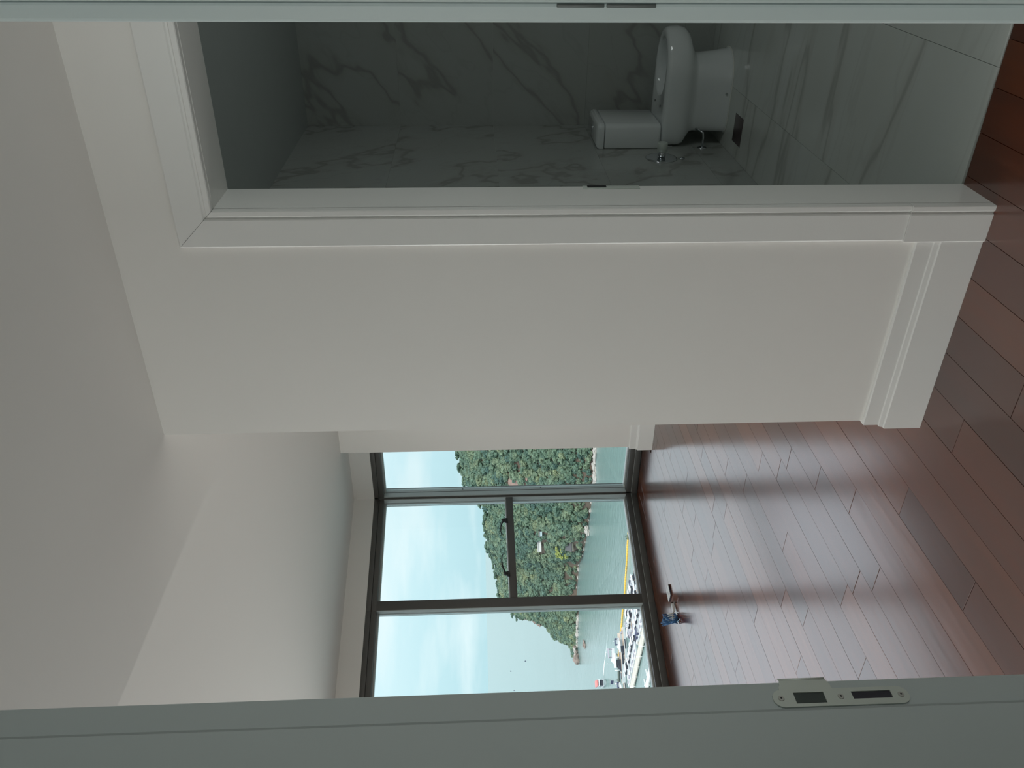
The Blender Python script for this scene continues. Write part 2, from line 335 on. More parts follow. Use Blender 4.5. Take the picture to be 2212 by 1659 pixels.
# ================================================================== bathroom doorway (door_1)
d1 = empty('door_1', (-.36, 2.2, 0)); struct(d1, 'open bathroom doorway with white lining and moulded casing', 'doorway')
def dobj(n, mb, m, par, bevel=0, label=None):
    loc = par.location; mb.v = [(x - loc.x, y - loc.y, z - loc.z) for x, y, z in mb.v]; return obj(n, mb, m, par, bevel, 2, label)
dobj('jamb', MB().box((-.8005, 2.1285, 0), (-.783, 2.286, 2.141)), TRIM, d1)
dobj('jamb', MB().box((.050, 2.1285, 0), (.0705, 2.286, 2.141)), TRIM, d1)
dobj('head_jamb', MB().box((-.8005, 2.1285, 2.141), (.0705, 2.286, 2.166)), TRIM, d1)
CP = [(0, 0), (0, .020), (.002, .023), (.014, .023), (.018, .0175), (.023, .0175), (.0265, .022), (.100, .022), (.104, .019), (.104, 0)]
XI, ZI = -.783, 2.141
dobj('casing', MB().loft([[(XI - w_, 2.13 - t, .236) for w_, t in CP], [(XI - w_, 2.13 - t, ZI + w_) for w_, t in CP]], smooth=False), TRIM, d1)
dobj('casing', MB().loft([[(XI - w_ + .0006, 2.13 - t, ZI + w_ + .0006) for w_, t in CP], [(.05 + w_, 2.13 - t, ZI + w_ + .0006) for w_, t in CP]], smooth=False), TRIM, d1)
dobj('casing', MB().loft([[(.05 + w_, 2.13 - t, .0) for w_, t in CP][::-1], [(.05 + w_, 2.13 - t, ZI + w_) for w_, t in CP][::-1]], smooth=False), TRIM, d1)
PP = [(0, 0), (0, .025), (.002, .028), (.014, .028), (.018, .0225), (.023, .0225), (.0265, .027), (.104, .027), (.107, .024), (.107, 0)]
dobj('plinth_block', MB().loft([[(XI - w_, 2.13 - t, 0) for w_, t in PP], [(XI - w_, 2.13 - t, .235) for w_, t in PP]], smooth=False), TRIM, d1)
sp_ = dobj('strike_plate', MB().box((-.7835, 2.262, .966), (-.7810, 2.2875, 1.130)), STEEL, d1, .0006, 'grey strike plate on the far edge')
obj('latch_hole', MB().box((-.7822 + .36, 2.271 - 2.2, 1.062), (-.7802 + .36, 2.2895 - 2.2, 1.117)), BLACKP, sp_, label='black latch pocket')

# ================================================================== nearest doorway (door_2)
d2 = empty('door_2', (-.48, .58, 0)); REBATE_SHADE = mat('grey_rebate_shade', (.36, .40, .40), .7); struct(d2, 'nearest doorway with grey white jambs framing the view', 'doorway')
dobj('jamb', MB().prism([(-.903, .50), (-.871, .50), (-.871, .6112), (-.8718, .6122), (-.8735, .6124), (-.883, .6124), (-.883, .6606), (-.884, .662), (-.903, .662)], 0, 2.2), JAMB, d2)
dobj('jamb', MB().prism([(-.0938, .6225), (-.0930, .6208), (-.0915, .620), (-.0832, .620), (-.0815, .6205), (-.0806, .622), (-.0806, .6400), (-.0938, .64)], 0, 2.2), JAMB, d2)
dobj('rebate_shade_strip', MB().box((-.884, .6122, 0), (-.8795, .6212, 2.141)), REBATE_SHADE, d2, .0012, 'grey strip painting the shadow line along the rebate')  # added strip: its grey paints the shadow in the rebate step
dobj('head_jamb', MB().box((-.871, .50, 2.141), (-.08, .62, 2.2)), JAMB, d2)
hg = dobj('hinge', MB().box((-.0838, .6192, 1.3185), (-.0812, .6207, 1.3535)).box((-.0838, .6192, 1.3550), (-.0812, .6207, 1.3885)), mat('dark_gunmetal_hinge', (.085, .095, .09), .45), d2, .0005, 'dark hinge edge set in the right jamb')
# strike plate : outline in (y,z) on plane x=-.883
sx = -.8825
def yz_plate(outer, holes, t, m, par, name, label=None):
    b = bmesh.new()
    allv = []
    for loop in [outer] + holes:
        vs = [b.verts.new((0, y, z)) for y, z in loop]; es = [b.edges.new((vs[i], vs[(i + 1) % len(vs)])) for i in range(len(vs))]; allv += es
    bmesh.ops.triangle_fill(b, edges=allv, use_beauty=True)
    fs = list(b.faces); r = bmesh.ops.extrude_face_region(b, geom=fs)
    for v in [g for g in r['geom'] if isinstance(g, bmesh.types.BMVert)]: v.co.x += t
    bmesh.ops.recalc_face_normals(b, faces=b.faces)
    me = bpy.data.meshes.new(name); b.to_mesh(me); b.free(); me.materials.append(m)
    o = bpy.data.objects.new(name, me); COL.objects.link(o); o.parent = par
    if label: o['label'] = label
    return o
outer = []
cy0, r0 = .6365, .0125
for k in range(9):   # bottom rounded end
    a = PI + PI * k / 8; outer.append((cy0 - r0 * math.cos(a) * -1, .920 + .001 + r0 * math.sin(a)))
outer += [(cy0 + r0, 1.0035), (.655, 1.004), (.6626, 1.0075), (.6626, 1.0675), (.6560, 1.0690), (.6520, 1.0715), (cy0 + r0, 1.0722)]
for k in range(9):
    a = PI * k / 8; outer.append((cy0 + r0 * math.cos(a), 1.071 + r0 * math.sin(a)))
h1 = [(.6285, 1.0165), (.6445, 1.0165), (.6445, 1.0555), (.6285, 1.0555)]
h2 = [(.6325, .9305), (.6435, .9305), (.6435, .9812), (.6325, .9812)]
spn = yz_plate(outer, [h1, h2], .0016, STEEL, d2, 'strike_plate', 'satin nickel strike plate with lip on the left jamb')
spn.location = (sx + .48, -.58, 0)
def on_plate(name, mb, m, label=None):
    mb.v = [(x - sx, y, z) for x, y, z in mb.v]; return obj(name, mb, m, spn, label=label)
# curved lip wrapping the jamb edge
lp = []
for z in (1.0075, 1.0675):
    ring = [];
    for x, y in ((-.8809, .6626), (-.8809, .6645), (-.8818, .6665), (-.8845, .6680), (-.8855, .6670), (-.8832, .6655), (-.8825, .6640), (-.8825, .6626)): ring.append((x, y, z))
    lp.append(ring)
on_plate('lip', MB().loft(lp), STEEL)
on_plate('latch_hole', MB().box((-.8828, .6285, 1.0165), (-.8823, .6445, 1.0555)), mat('shadowed_green_grey_pocket', (.05, .065, .06), .5), 'dark latch opening')
on_plate('bolt_hole', MB().box((-.8828, .6325, .9305), (-.8823, .6435, .9812)), DARKM, 'dark bolt opening')
for z in (1.073, .9965, .9190):
    s_ = on_plate('screw', MB().cyl((sx + .0014, .6366, z), (sx + .0026, .6366, z), .0042, 20, .0034), SCREWM)
    obj('socket', MB().cyl((.0020, .6366, z), (.00275, .6366, z), .0014, 6), BLACKP, s_)

# ================================================================== windows
def fbox(s0, s1, n0, n1, z0, z1, mb=None):
    mb = mb or MB(); return mb.prism([fac(s0, n0)[:2], fac(s1, n0)[:2], fac(s1, n1)[:2], fac(s0, n1)[:2]], z0, z1)
ZB, ZT = .100, 2.286
def wobj(n, mb, m, par, bevel=0, label=None): return dobj(n, mb, m, par, bevel, label)
def window(name, s0, s1, label):
    we = empty(name, fac((s0 + s1) / 2, 0)); struct(we, label, 'window'); return we
win2 = window('window_2', .01, .99, 'middle window between room corner and wide mullion, with transom bar')
win3 = window('window_3', 1.066, 2.7, 'tall single pane window beside the nearest door jamb')
win4 = window('window_4', 2.78, 5.3, 'further windows of the same facade hidden behind the jamb')
def frame(we, s0, s1, mull0, mull1):
    # sill: two stepped faces with a groove between
    wobj('sill_frame', fbox(s0 - .0, s1, -.004, .12, .0, .050), ALU, we, .001)
    wobj('sill_frame', fbox(s0 - .0, s1, 0.0, .12, .0525, ZB), ALU, we, .001)
    wobj('sill_track', fbox(s0, s1, .0008, .10, .049, .0535), BEAD, we, 0, 'pale thin line between the sill profiles')
    wobj('head_frame', fbox(s0, s1, .0, .12, 2.3315, 2.373), ALU, we, .001)
    wobj('head_frame', fbox(s0, s1, .003, .12, ZT, 2.3285), ALU, we, .001)
    wobj('glazing_bead', fbox(s0, s1, .058, .11, ZT - .014, ZT + .002), ALU_LIT, we)
    wobj('glazing_bead', fbox(s0, s1, .055, .11, ZB - .002, ZB + .012), BEAD, we)
def side(we, s0, s1):      # inner jamb lining of a frame opening, on its right side : reveal / gasket / bead
    wobj('reveal', fbox(s0, s1, .002, .056, ZB, ZT), ALU_LIT, we)
    wobj('gasket', fbox(s0, s1 - .004, .056, .064, ZB, ZT), GASK, we)
    wobj('reveal', fbox(s0, s1, .064, .11, ZB, ZT), ALU_LIT, we)
frame(win2, .0, 1.066, 0, 0); side(win2, -.002, .012)
frame(win3, 1.066, 2.70, 0, 0); side(win3, 1.062, 1.070)
wobj('mullion', fbox(.985, 1.066, 0, .12, ZB - .002, ZT + .002), ALU, win2, .001)
wobj('mullion', fbox(2.70, 2.78, 0, .12, 0, 2.373), ALU, win3, .001)
wobj('transom', fbox(.013, .985, -.002, .11, 1.132, 1.192), ALU, win2, .001)
wobj('glazing_bead', fbox(.013, .985, .02, .11, 1.190, 1.199), BEAD, win2)
wobj('pane', fbox(.012, .985, .088, .094, ZB + .01, 1.132), GLASS, win2)
wobj('pane', fbox(.012, .985, .088, .094, 1.198, ZT - .012), GLASS, win2)
wobj('pane', fbox(1.07, 2.70, .088, .094, ZB + .01, ZT - .012), GLASS, win3)
for s0, s1 in ((2.78, 3.75), (3.83, 5.45), (5.53, 6.9), (6.98, 8.35)):
    wobj('pane', fbox(s0, s1, .088, .094, ZB + .01, ZT - .012), GLASS, win4)
for s_m in (3.75, 5.45, 6.9): wobj('mullion', fbox(s_m, s_m + .08, 0, .12, 0, 2.373), ALU, win4)
wobj('sill_frame', fbox(2.78, 8.35, 0, .12, 0, ZB), ALU, win4); wobj('head_frame', fbox(2.78, 8.35, 0, .12, ZT, 2.373), ALU, win4)
struct(obj('wall_facade_end', fbox(8.35, 9.3, 0, .25, 0, 2.4), PAINT), 'white end of the facade wall outside the view', 'wall')
# levers on transom: base clamped on the bar and a curved arm pointing to the other lever
def lever(s, dr):
    b_ = wobj('lever_base', fbox(s - .022, s + .022, -.022, .0, 1.186, 1.212, fbox(s - .014, s + .014, -.028, -.004, 1.205, 1.236)), BLACKP, win2, .002)
    pts = []; rad = []
    for k in range(13):
        t = k / 12; ss = s + dr * (.005 + .165 * t); z = 1.226 + .026 * math.sin(t * PI * .8) ; n = -.018 - .028 * math.sin(t * PI * .6)
        pts.append(Vector(fac(ss, n, z)) - win2.location); rad.append(.0085 * (1 - .68 * t))
    obj('lever_arm', MB().tube(pts, rad, 8), BLACKP, b_)
lever(.262, 1); lever(.778, -1)
# right-hand window (returns at the corner)
win1 = empty('window_1', (-4.43, CY, 0)); struct(win1, 'narrow window right of the room corner, partly behind the stub wall', 'window')
X0, X1 = -4.803, -4.06
wobj('sill_frame', MB().box((X0 - .012, CY - .004, 0), (X1, CY + .12, .050)), ALU, win1, .001)
wobj('sill_frame', MB().box((X0 - .012, CY, .0525), (X1, CY + .12, ZB)), ALU, win1, .001)
wobj('sill_track', MB().box((X0 - .01, CY + .0008, .049), (X1, CY + .1, .0535)), BEAD, win1)
wobj('head_frame', MB().box((X0 - .012, CY, 2.3315), (X1, CY + .12, 2.373)), ALU, win1, .001)
wobj('head_frame', MB().box((X0 - .012, CY + .003, ZT), (X1, CY + .12, 2.3285)), ALU, win1, .001)
wobj('glazing_bead', MB().box((X0, CY + .055, ZB - .002), (X1, CY + .11, ZB + .012)), BEAD, win1)
wobj('glazing_bead', MB().box((X0, CY + .058, ZT - .014), (X1, CY + .11, ZT + .002)), ALU_LIT, win1)
wobj('reveal', MB().box((X0 - .008, CY + .002, ZB), (X0 + .006, CY + .056, ZT)), ALU_LIT, win1)
wobj('gasket', MB().box((X0 - .008, CY + .056, ZB), (X0 + .002, CY + .064, ZT)), GASK, win1)
wobj('reveal', MB().box((X0 - .008, CY + .064, ZB), (X0 + .006, CY + .11, ZT)), ALU_LIT, win1)
for z in (1.58, .87):
    wobj('screw', MB().cyl((X0 + .004, CY + .088, z), (X0 + .0085, CY + .088, z), .0055, 10), BLACKP, win1)
wobj('pane', MB().box((X0, CY + .088, ZB + .01), (X1, CY + .094, ZT - .012)), GLASS, win1)
wobj('mullion', MB().box((X1 - .02, CY, 0), (X1 + .06, CY + .12, 2.373)), ALU, win1, .001)
pc = [(CX, CY), (X0, CY), (X0, CY + .13), (CX - .13, CY + .13), fac(.0, .13)[:2], fac(.006, .125)[:2], fac(.006, 0)[:2]]
wobj('corner_post', MB().prism(pc, 0, 2.373), ALU, win1)

# ================================================================== toilet
T0 = Vector((-1.02, 4.77, 0)); toi = empty('toilet', T0)
tag(toi, 'white two piece toilet without seat against the marble wall', 'toilet')
def outline(xb, xf, hw, xc=None, n=56, nb=7.0, nf=2.1, yo=4.77):
    xc = xc if xc is not None else xf - hw * 1.25; P_ = []
    for k in range(n):
        a = 2 * PI * k / n; c, s_ = math.cos(a), math.sin(a)
        if c >= 0: P_.append((xc + (xf - xc) * abs(c) ** (2 / nf), yo + hw * math.copysign(abs(s_) ** (2 / nf), s_)))
        else: P_.append((xc - (xc - xb) * abs(c) ** (2 / nb), yo + hw * math.copysign(abs(s_) ** (2 / nb), s_)))
    return P_
def at(pl, z): return [(x - T0.x, y - T0.y, z) for x, y in pl]
rings = [at(outline(-1.285, -.842, .150, -1.02), .004), at(outline(-1.285, -.842, .150, -1.02), .012), at(outline(-1.282, -.850, .146, -1.02), .02),
         at(outline(-1.280, -.862, .142, -1.02), .10), at(outline(-1.278, -.868, .139, -1.02), .19), at(outline(-1.285, -.85, .143, -1.02), .208),
         at(outline(-1.315, -.805, .158, -1.0), .228), at(outline(-1.345, -.757, .171, -.99), .248), at(outline(-1.352, -.737, .178, -.985), .275),
         at(outline(-1.352, -.732, .180, -.985), .31), at(outline(-1.352, -.736, .180, -.985), .350), at(outline(-1.350, -.742, .177, -.985), .366),
         at(outline(-1.345, -.752, .168, -.985), .3745), at(outline(-1.335, -.770, .150, -.985), .377)]
# rim then opening and bowl interior
op = lambda xb, xf, hw, z: at([(x, y) for x, y in outline(xb, xf, hw, (xb + xf) / 2, nb=2.1)], z)
rings += [op(-1.105, -.785, .128, .376), op(-1.097, -.792, .121, .372), op(-1.090, -.797, .117, .358), op(-1.085, -.80, .116, .335),
          op(-1.07, -.815, .103, .28), op(-1.05, -.85, .075, .22), op(-1.02, -.89, .045, .19)]
obj('bowl', MB().loft(rings), PORC, toi)
tk = [(-1.352, 4.592), (-1.243, 4.592), (-1.230, 4.597), (-1.222, 4.608), (-1.219, 4.622), (-1.219, 4.920), (-1.224, 4.936), (-1.236, 4.947), (-1.352, 4.95)]
def rs(pl, g, z): 
    cx = -1.29; cy = 4.77; return at([(x + (g if x < cx else -g), y + (g if y < cy else -g)) for x, y in pl], z)
obj('tank', MB().loft([rs(tk, .006, .380), rs(tk, .001, .386), rs(tk, .0, .40), rs(tk, -.001, .6935), rs(tk, .004, .6955)], smooth=False), PORC, toi, bevel=.004)
ld = obj('tank_lid', MB().loft([rs(tk, .002, .6985), rs(tk, -.003, .702), rs(tk, -.003, .724), rs(tk, .004, .738), rs(tk, .016, .744)], smooth=False), PORC, toi, bevel=.004)
obj('flush_button', MB().cyl((-1.285 - T0.x, 0, .742), (-1.285 - T0.x, 0, .749), .022, 24).cyl((-1.285 - T0.x, 0, .749), (-1.285 - T0.x, 0, .751), .018, 24), CHROME, ld)
obj('screw_cap', MB().cyl((-1.062 - T0.x, -.146, .028), (-1.062 - T0.x, -.152, .028), .007, 14), CHROME, toi)
for yy in (-.07, .07): obj('hinge_hole', MB().cyl((-1.145 - T0.x, yy, .3765), (-1.145 - T0.x, yy, .3785), .007, 14), BLACKP, toi)
obj('sealant', MB().loft([at(outline(-1.289, -.838, .154, -1.02), .002), at(outline(-1.286, -.841, .151, -1.02), .007)]), PUTTY, toi)
obj('maker_mark', MB().box((-1.343 - T0.x, -.1815, .308), (-1.337 - T0.x, -.1798, .352)), mat('faint_grey_print', (.42, .44, .44), .4), toi, label='faint illegible grey mark')

# flush / bidet valve on left wall
vx = -1.355; V0 = Vector((vx, 4.413, .405))
vv = tag(empty('wall_valve', V0), 'round chrome wall valve with cylindrical knob on the marble, nearest the doorway', 'valve')
obj('flange', MB().tube([(0, 0, 0), (.002, 0, 0), (.005, 0, 0), (.006, 0, 0)], [.086, .0865, .083, .076], 40), CHROME, vv)
obj('stem', MB().cyl((.005, 0, 0), (.040, 0, 0), .0205, 24).cyl((.018, 0, 0), (.022, 0, 0), .023, 24), CHROME, vv)
obj('knob', MB().tube([(.037, 0, 0), (.040, 0, 0), (.084, 0, 0), (.087, 0, 0)], [.024, .0275, .0275, .025], 28), STEEL, vv)
obj('tap_spout', MB().cyl((0, -.012, -.110), (.006, -.012, -.110), .017, 20).cyl((.006, -.012, -.110), (.008, -.012, -.110), .008, 12), CHROME, vv, label='small chrome cap under the flange')
av = tag(empty('supply_pipe', (vx, 4.60, .133)), 'thin chrome water supply pipe from toilet base into the marble wall', 'pipe')
obj('escutcheon', MB().tube([(0, 0, 0), (.003, 0, 0), (.008, 0, 0)], [.027, .027, .014], 24), CHROME, av)
obj('pipe', MB().tube([(.003, 0, 0), (.06, 0, 0), (.085, .004, .004), (.095, .02, .02), (.098, .05, .04)], .0055, 10), CHROME, av)
dr = tag(empty('floor_drain', (-1.204, 4.416, 0)), 'square brown metal floor drain cover in front of the toilet', 'drain')
obj('cover', MB().box((-.073, -.073, -.004), (.073, .073, .0025)), DRAINM, dr, .0012)
obj('rim', MB().box((-.0752, -.0752, -.005), (.0752, .0752, .0008)), BLACKP, dr)

# ================================================================== things on the floor by the window
bx = tag(empty('white_box', (-4.665, 4.325, 0), math.radians(80)), 'flat square white box with dark sides on the planks near the window sill', 'box')
obj('body', MB().box((-.048, -.048, 0), (.048, .048, .010)), mat('dark_case_side', (.02, .02, .035), .4), bx, .002)
obj('cover', MB().box((-.0475, -.0475, .010), (.0475, .0475, .0125)), WHITEP, bx, .0008)
obj('mark', MB().box((-.012, -.0025, .0125), (.012, .0025, .0130)), mat('grey_print', (.2, .2, .22), .5), bx)
cc = tag(empty('cable_coil', (-4.655, 4.06, 0), 0), 'tangled coil of blue cord with white plug on the floor under the windows', 'cable')
BLUEC = mat('blue_cable_sheath', (.015, .08, .27), .4, var=.3, vscale=60, var2=(.06, .22, .45)); LBLUE = mat('light_blue_cable', (.30, .50, .66), .4)
vdir = Vector((.70, .71, 0)); udir = Vector((-.66, -.75, 0))
# screen-independent: coil lies as loops leaning on each other
def loopc(rx, rz, cx, cz, tilt, ph, turns, r, m, name):
    pts = []
    for k in range(int(26 * turns) + 1):
        a = ph + 2 * PI * k / 26; wob = 1 + .10 * math.sin(3 * a + ph) + .05 * math.sin(7.3 * a)
        pts.append((cx + rx * wob * math.cos(a) * .55, cx * .3 + rx * wob * math.cos(a) * -.84 + tilt * .02 * math.sin(a * .5), max(r, cz + rz * wob * math.sin(a) + .004 * math.sin(5 * a))))
    # random tilt about the long axis
    q = [((p[0] + tilt * (p[2] - cz) * .6), p[1] + tilt * (p[2] - cz) * .35, p[2]) for p in pts]
    return obj(name, MB().tube(q, r, 6), m, cc)
for i in range(7):
    loopc(.060 + .009 * random.random(), .042 + .010 * random.random(), random.uniform(-.008, .008), .056, random.uniform(-.9, .9), random.uniform(0, 6), 2.3, .0038, BLUEC, 'cord')
for i in range(3):
    loopc(.058, .040, random.uniform(-.006, .006), .050, random.uniform(-.7, .7), random.uniform(0, 6), 1.0, .0032, LBLUE, 'cord')
obj('cord', MB().tube([(.01, -.02, .03), (.03, -.05, .02), (.055, -.055, .006), (.075, -.06, .004)], .003, 6), LBLUE, cc)
for k in range(4):
    obj('tie', MB().tube([(.02 + .006 * k, .016 * k - .03, .075), (.035 + .006 * k, .016 * k - .038, .05), (.03 + .006 * k, .016 * k - .03, .028)], .0045, 6), WHITEP, cc)
pl = obj('plug', MB().box((.010, .060, .006), (.036, .122, .024)).tube([(.022, .064, .015), (.02, .03, .03), (.01, 0, .04)], .005, 8), WHITEP, cc, .002, label='white plug end')
obj('pin', MB().box((.012, .122, .007), (.034, .136, .023)), BLACKP, pl)

# ================================================================== outside: sea
SEA = -58.5
def seamat():
    m = bpy.data.materials.new('green_bay_water'); m.use_nodes = True; t = m.node_tree; b = t.nodes['Principled BSDF']
    g = t.nodes.new('ShaderNodeNewGeometry')
    n = t.nodes.new('ShaderNodeTexNoise'); n.inputs['Scale'].default_value = .02; n.inputs['Detail'].default_value = 3; t.links.new(g.outputs['Position'], n.inputs[0])
    mxx = t.nodes.new('ShaderNodeMix'); mxx.data_type = 'RGBA'; t.links.new(n.outputs[0], mxx.inputs[0]); mxx.inputs[6].default_value = (.145, .235, .215, 1); mxx.inputs[7].default_value = (.19, .29, .275, 1)
    t.links.new(mxx.outputs[2], b.inputs['Base Color']); b.inputs['Roughness'].default_value = .2; b.inputs['IOR'].default_value = 1.4
    mp_ = t.nodes.new('ShaderNodeMapping'); mp_.inputs['Rotation'].default_value = (0, 0, .7); mp_.inputs['Scale'].default_value = (.16, .5, 1); t.links.new(g.outputs['Position'], mp_.inputs[0])
    n2 = t.nodes.new('ShaderNodeTexNoise'); n2.inputs['Scale'].default_value = 1; n2.inputs['Detail'].default_value = 5; n2.inputs['Roughness'].default_value = .6; t.links.new(mp_.outputs[0], n2.inputs[0])
    bp = t.nodes.new('ShaderNodeBump'); bp.inputs['Strength'].default_value = .5; bp.inputs['Distance'].default_value = .5; t.links.new(n2.outputs[0], bp.inputs['Height']); t.links.new(bp.outputs[0], b.inputs['Normal'])
    return m
n = 96; mb = MB(); mb.add([(0, 0, SEA)] + [(6900 * math.cos(2 * PI * k / n), 6900 * math.sin(2 * PI * k / n), SEA) for k in range(n)], [(0, 1 + k, 1 + (k + 1) % n) for k in range(n)])
tag(obj('sea', mb, seamat()), 'pale green calm bay water reaching the hazy horizon', 'water', None, 'stuff')

# ================================================================== outside: headland
def ac(az, d, z=SEA): a = math.radians(az); return (-math.sin(a) * d, math.cos(a) * d, z)     # azimuth left of +Y
shore = [(-180, 318), (-205, 325), (-226.9, 329.3), (-237, 327.8), (-246.4, 325), (-256.8, 325.2), (-260.9, 319.8), (-280, 325.1), (-299.3, 329.4), (-306.8, 329.9), (-332.2, 339), (-351.7, 350.5), (-378.1, 350.6), (-379.6, 340.2), (-395.1, 338), (-406.9, 335.2), (-411, 330.8)]
sh = sorted((math.degrees(math.atan2(-x, y)), math.hypot(x, y)) for x, y in shore)
skyl = [(20, 1.9), (26, 1.9), (34.367, 1.701), (35.665, 1.497), (36.958, 1.389), (37.958, 1.276), (38.57, 1.189), (38.802, .839), (39.279, .975), (39.636, .756), (40.836, -.122), (41.201, -.757), (41.669, -.459), (42.553, -.474), (43.253, -.811), (43.714, -.515), (44.383, -1.041), (44.785, -.969), (45.687, -1.17), (46.549, -1.276), (47.072, -1.42), (48.096, -2.24), (48.345, -2.514), (48.487, -3.259), (48.709, -3.626), (48.931, -4.023), (49.091, -4.359), (49.757, -4.703), (49.952, -5.221), (50.079, -5.493), (50.296, -5.822), (50.8, -6.1), (51.2, -6.35)]
def itp(t, x):
    if x <= t[0][0]: return t[0][1]
    for (a, b), (c, d) in zip(t, t[1:]):
        if x <= c: return b + (d - b) * (x - a) / max(1e-6, c - a)
    return t[-1][1]
def hill(az, t):             # t 0 shore .. 1 ridge .. 1.8 back
    d0 = itp(sh, az); e = math.tan(math.radians(itp(skyl, az))); k = 1.55
    zr0 = 1.45 + d0 * e - SEA
    D = max(4, zr0 * k / (1 - k * e)); H = 1.45 + (d0 + D) * e - SEA - 3.2; H = max(.8, H)
    if t <= 1: h = H * (math.sin(t * PI / 2) * .75 + t * .25)
    else: h = H * max(0, 1 - (t - 1) ** 1.5 * 1.2)
    d = d0 + D * t
    h += 1.4 * noise.noise(Vector((az * 1.1, t * 4, 0))) * min(1, t * 5)
    return ac(az, d, SEA + h - (1.2 if t == 0 else 0))
def elev(p): return math.degrees(math.atan2(p[2] - 1.45, math.hypot(p[0], p[1])))
def tfor(az, e):
    for i in range(200):
        if elev(hill(az, i / 200)) >= e: return i / 200
    return 1
AZ = [24 + .35 * i for i in range(78)]; TT = [0, .02, .05, .1, .2, .3, .4, .5, .6, .7, .8, .9, 1, 1.1, 1.3, 1.6, 1.9]
mb = MB(); mb.add([hill(a, t) for a in AZ for t in TT], [(i * len(TT) + j, i * len(TT) + j + 1, (i + 1) * len(TT) + j + 1, (i + 1) * len(TT) + j) for i in range(len(AZ) - 1) for j in range(len(TT) - 1)], True)
tag(obj('headland', mb, mat('headland_earth', (.085, .095, .06), .9, var=.5, vscale=.08, var2=(.19, .13, .10))), 'steep forested headland running down to the bay', 'hill', None, 'structure')
# tree canopy
def leafmat(name, cols, bs=.55):
    m = bpy.data.materials.new(name); m.use_nodes = True; t = m.node_tree; b = t.nodes['Principled BSDF']
    at_ = t.nodes.new('ShaderNodeAttribute'); at_.attribute_name = 'tone'
    r = t.nodes.new('ShaderNodeValToRGB'); t.links.new(at_.outputs['Fac'], r.inputs[0]); el = r.color_ramp.elements
    el[0].position = 0; el[0].color = (*cols[0], 1); el[1].position = 1; el[1].color = (*cols[-1], 1)
    for i, c in enumerate(cols[1:-1]): q = el.new((i + 1) / (len(cols) - 1)); q.color = (*c, 1)
    g = t.nodes.new('ShaderNodeNewGeometry'); n = t.nodes.new('ShaderNodeTexNoise'); n.inputs['Scale'].default_value = .9; n.inputs['Detail'].default_value = 6; n.inputs['Roughness'].default_value = .7; t.links.new(g.outputs['Position'], n.inputs[0])
    rr = t.nodes.new('ShaderNodeMapRange'); rr.inputs['From Min'].default_value = .35; rr.inputs['From Max'].default_value = .65; rr.inputs['To Min'].default_value = .42; rr.inputs['To Max'].default_value = 1.6; t.links.new(n.outputs[0], rr.inputs[0])
    mm = t.nodes.new('ShaderNodeMix'); mm.data_type = 'RGBA'; mm.blend_type = 'MULTIPLY'; mm.inputs[0].default_value = 1; t.links.new(r.outputs[0], mm.inputs[6]); t.links.new(rr.outputs[0], mm.inputs[7])
    t.links.new(mm.outputs[2], b.inputs['Base Color']); b.inputs['Roughness'].default_value = .8; b.inputs['Specular IOR Level'].default_value = .15
    bp = t.nodes.new('ShaderNodeBump'); bp.inputs['Strength'].default_value = bs; bp.inputs['Distance'].default_value = .6; t.links.new(n.outputs[0], bp.inputs['Height']); t.links.new(bp.outputs[0], b.inputs['Normal'])
    return m
LEAF = leafmat('headland_foliage', [(.066, .122, .104), (.097, .16, .12), (.128, .19, .13), (.165, .215, .138), (.20, .235, .135)])  # distance haze is put into these greens, lifted and muted
vs0, fs0 = ico(3); V0_ = np.array(vs0); F0_ = np.array(fs0)
variants = []
for k in range(10):
    d = np.array([1 + .46 * noise.noise(Vector(v) * 2.0 + Vector((k * 5.1, 0, 0))) + .42 * noise.noise(Vector(v) * 4.6 + Vector((0, k * 3.3, 0))) for v in vs0]); variants.append(V0_ * d[:, None])
def crowns(name, spots, m):
    n = len(spots); nv, nf = len(V0_), len(F0_); VV = np.empty((n * nv, 3)); FF = np.empty((n * nf, 3), int); TN = np.empty(n * nv)
    for i, (p, rx, rz, tone) in enumerate(spots):
        a = rng.random() * 6.28; c, s = math.cos(a), math.sin(a); q = variants[i % 10] @ np.array([[c, s, 0], [-s, c, 0], [0, 0, 1]])
        VV[i * nv:(i + 1) * nv] = q * [rx, rx, rz] + np.array(p); FF[i * nf:(i + 1) * nf] = F0_ + i * nv; TN[i * nv:(i + 1) * nv] = tone
    me = bpy.data.meshes.new(name); me.vertices.add(len(VV)); me.vertices.foreach_set('co', VV.ravel()); me.loops.add(FF.size); me.loops.foreach_set('vertex_index', FF.ravel())
    me.polygons.add(len(FF)); me.polygons.foreach_set('loop_start', np.arange(0, FF.size, 3)); me.polygons.foreach_set('loop_total', np.full(len(FF), 3)); me.polygons.foreach_set('use_smooth', np.zeros(len(FF), bool))
    at_ = me.attributes.new('tone', 'FLOAT', 'POINT'); at_.data.foreach_set('value', TN); me.materials.append(m); me.update(calc_edges=True)
    return me
spots = []
def clearing(az, t):
    for a0, a1, e0, e1 in ((43.2, 44.35, -4.9, -4.25), (42.6, 43.1, -4.9, -4.3), (43.5, 44.2, -6.9, -6.1), (38.65, 39.85, -3.6, -2.2)):
        if a0 < az < a1 and e0 < elev(hill(az, t)) < e1: return True
    return False
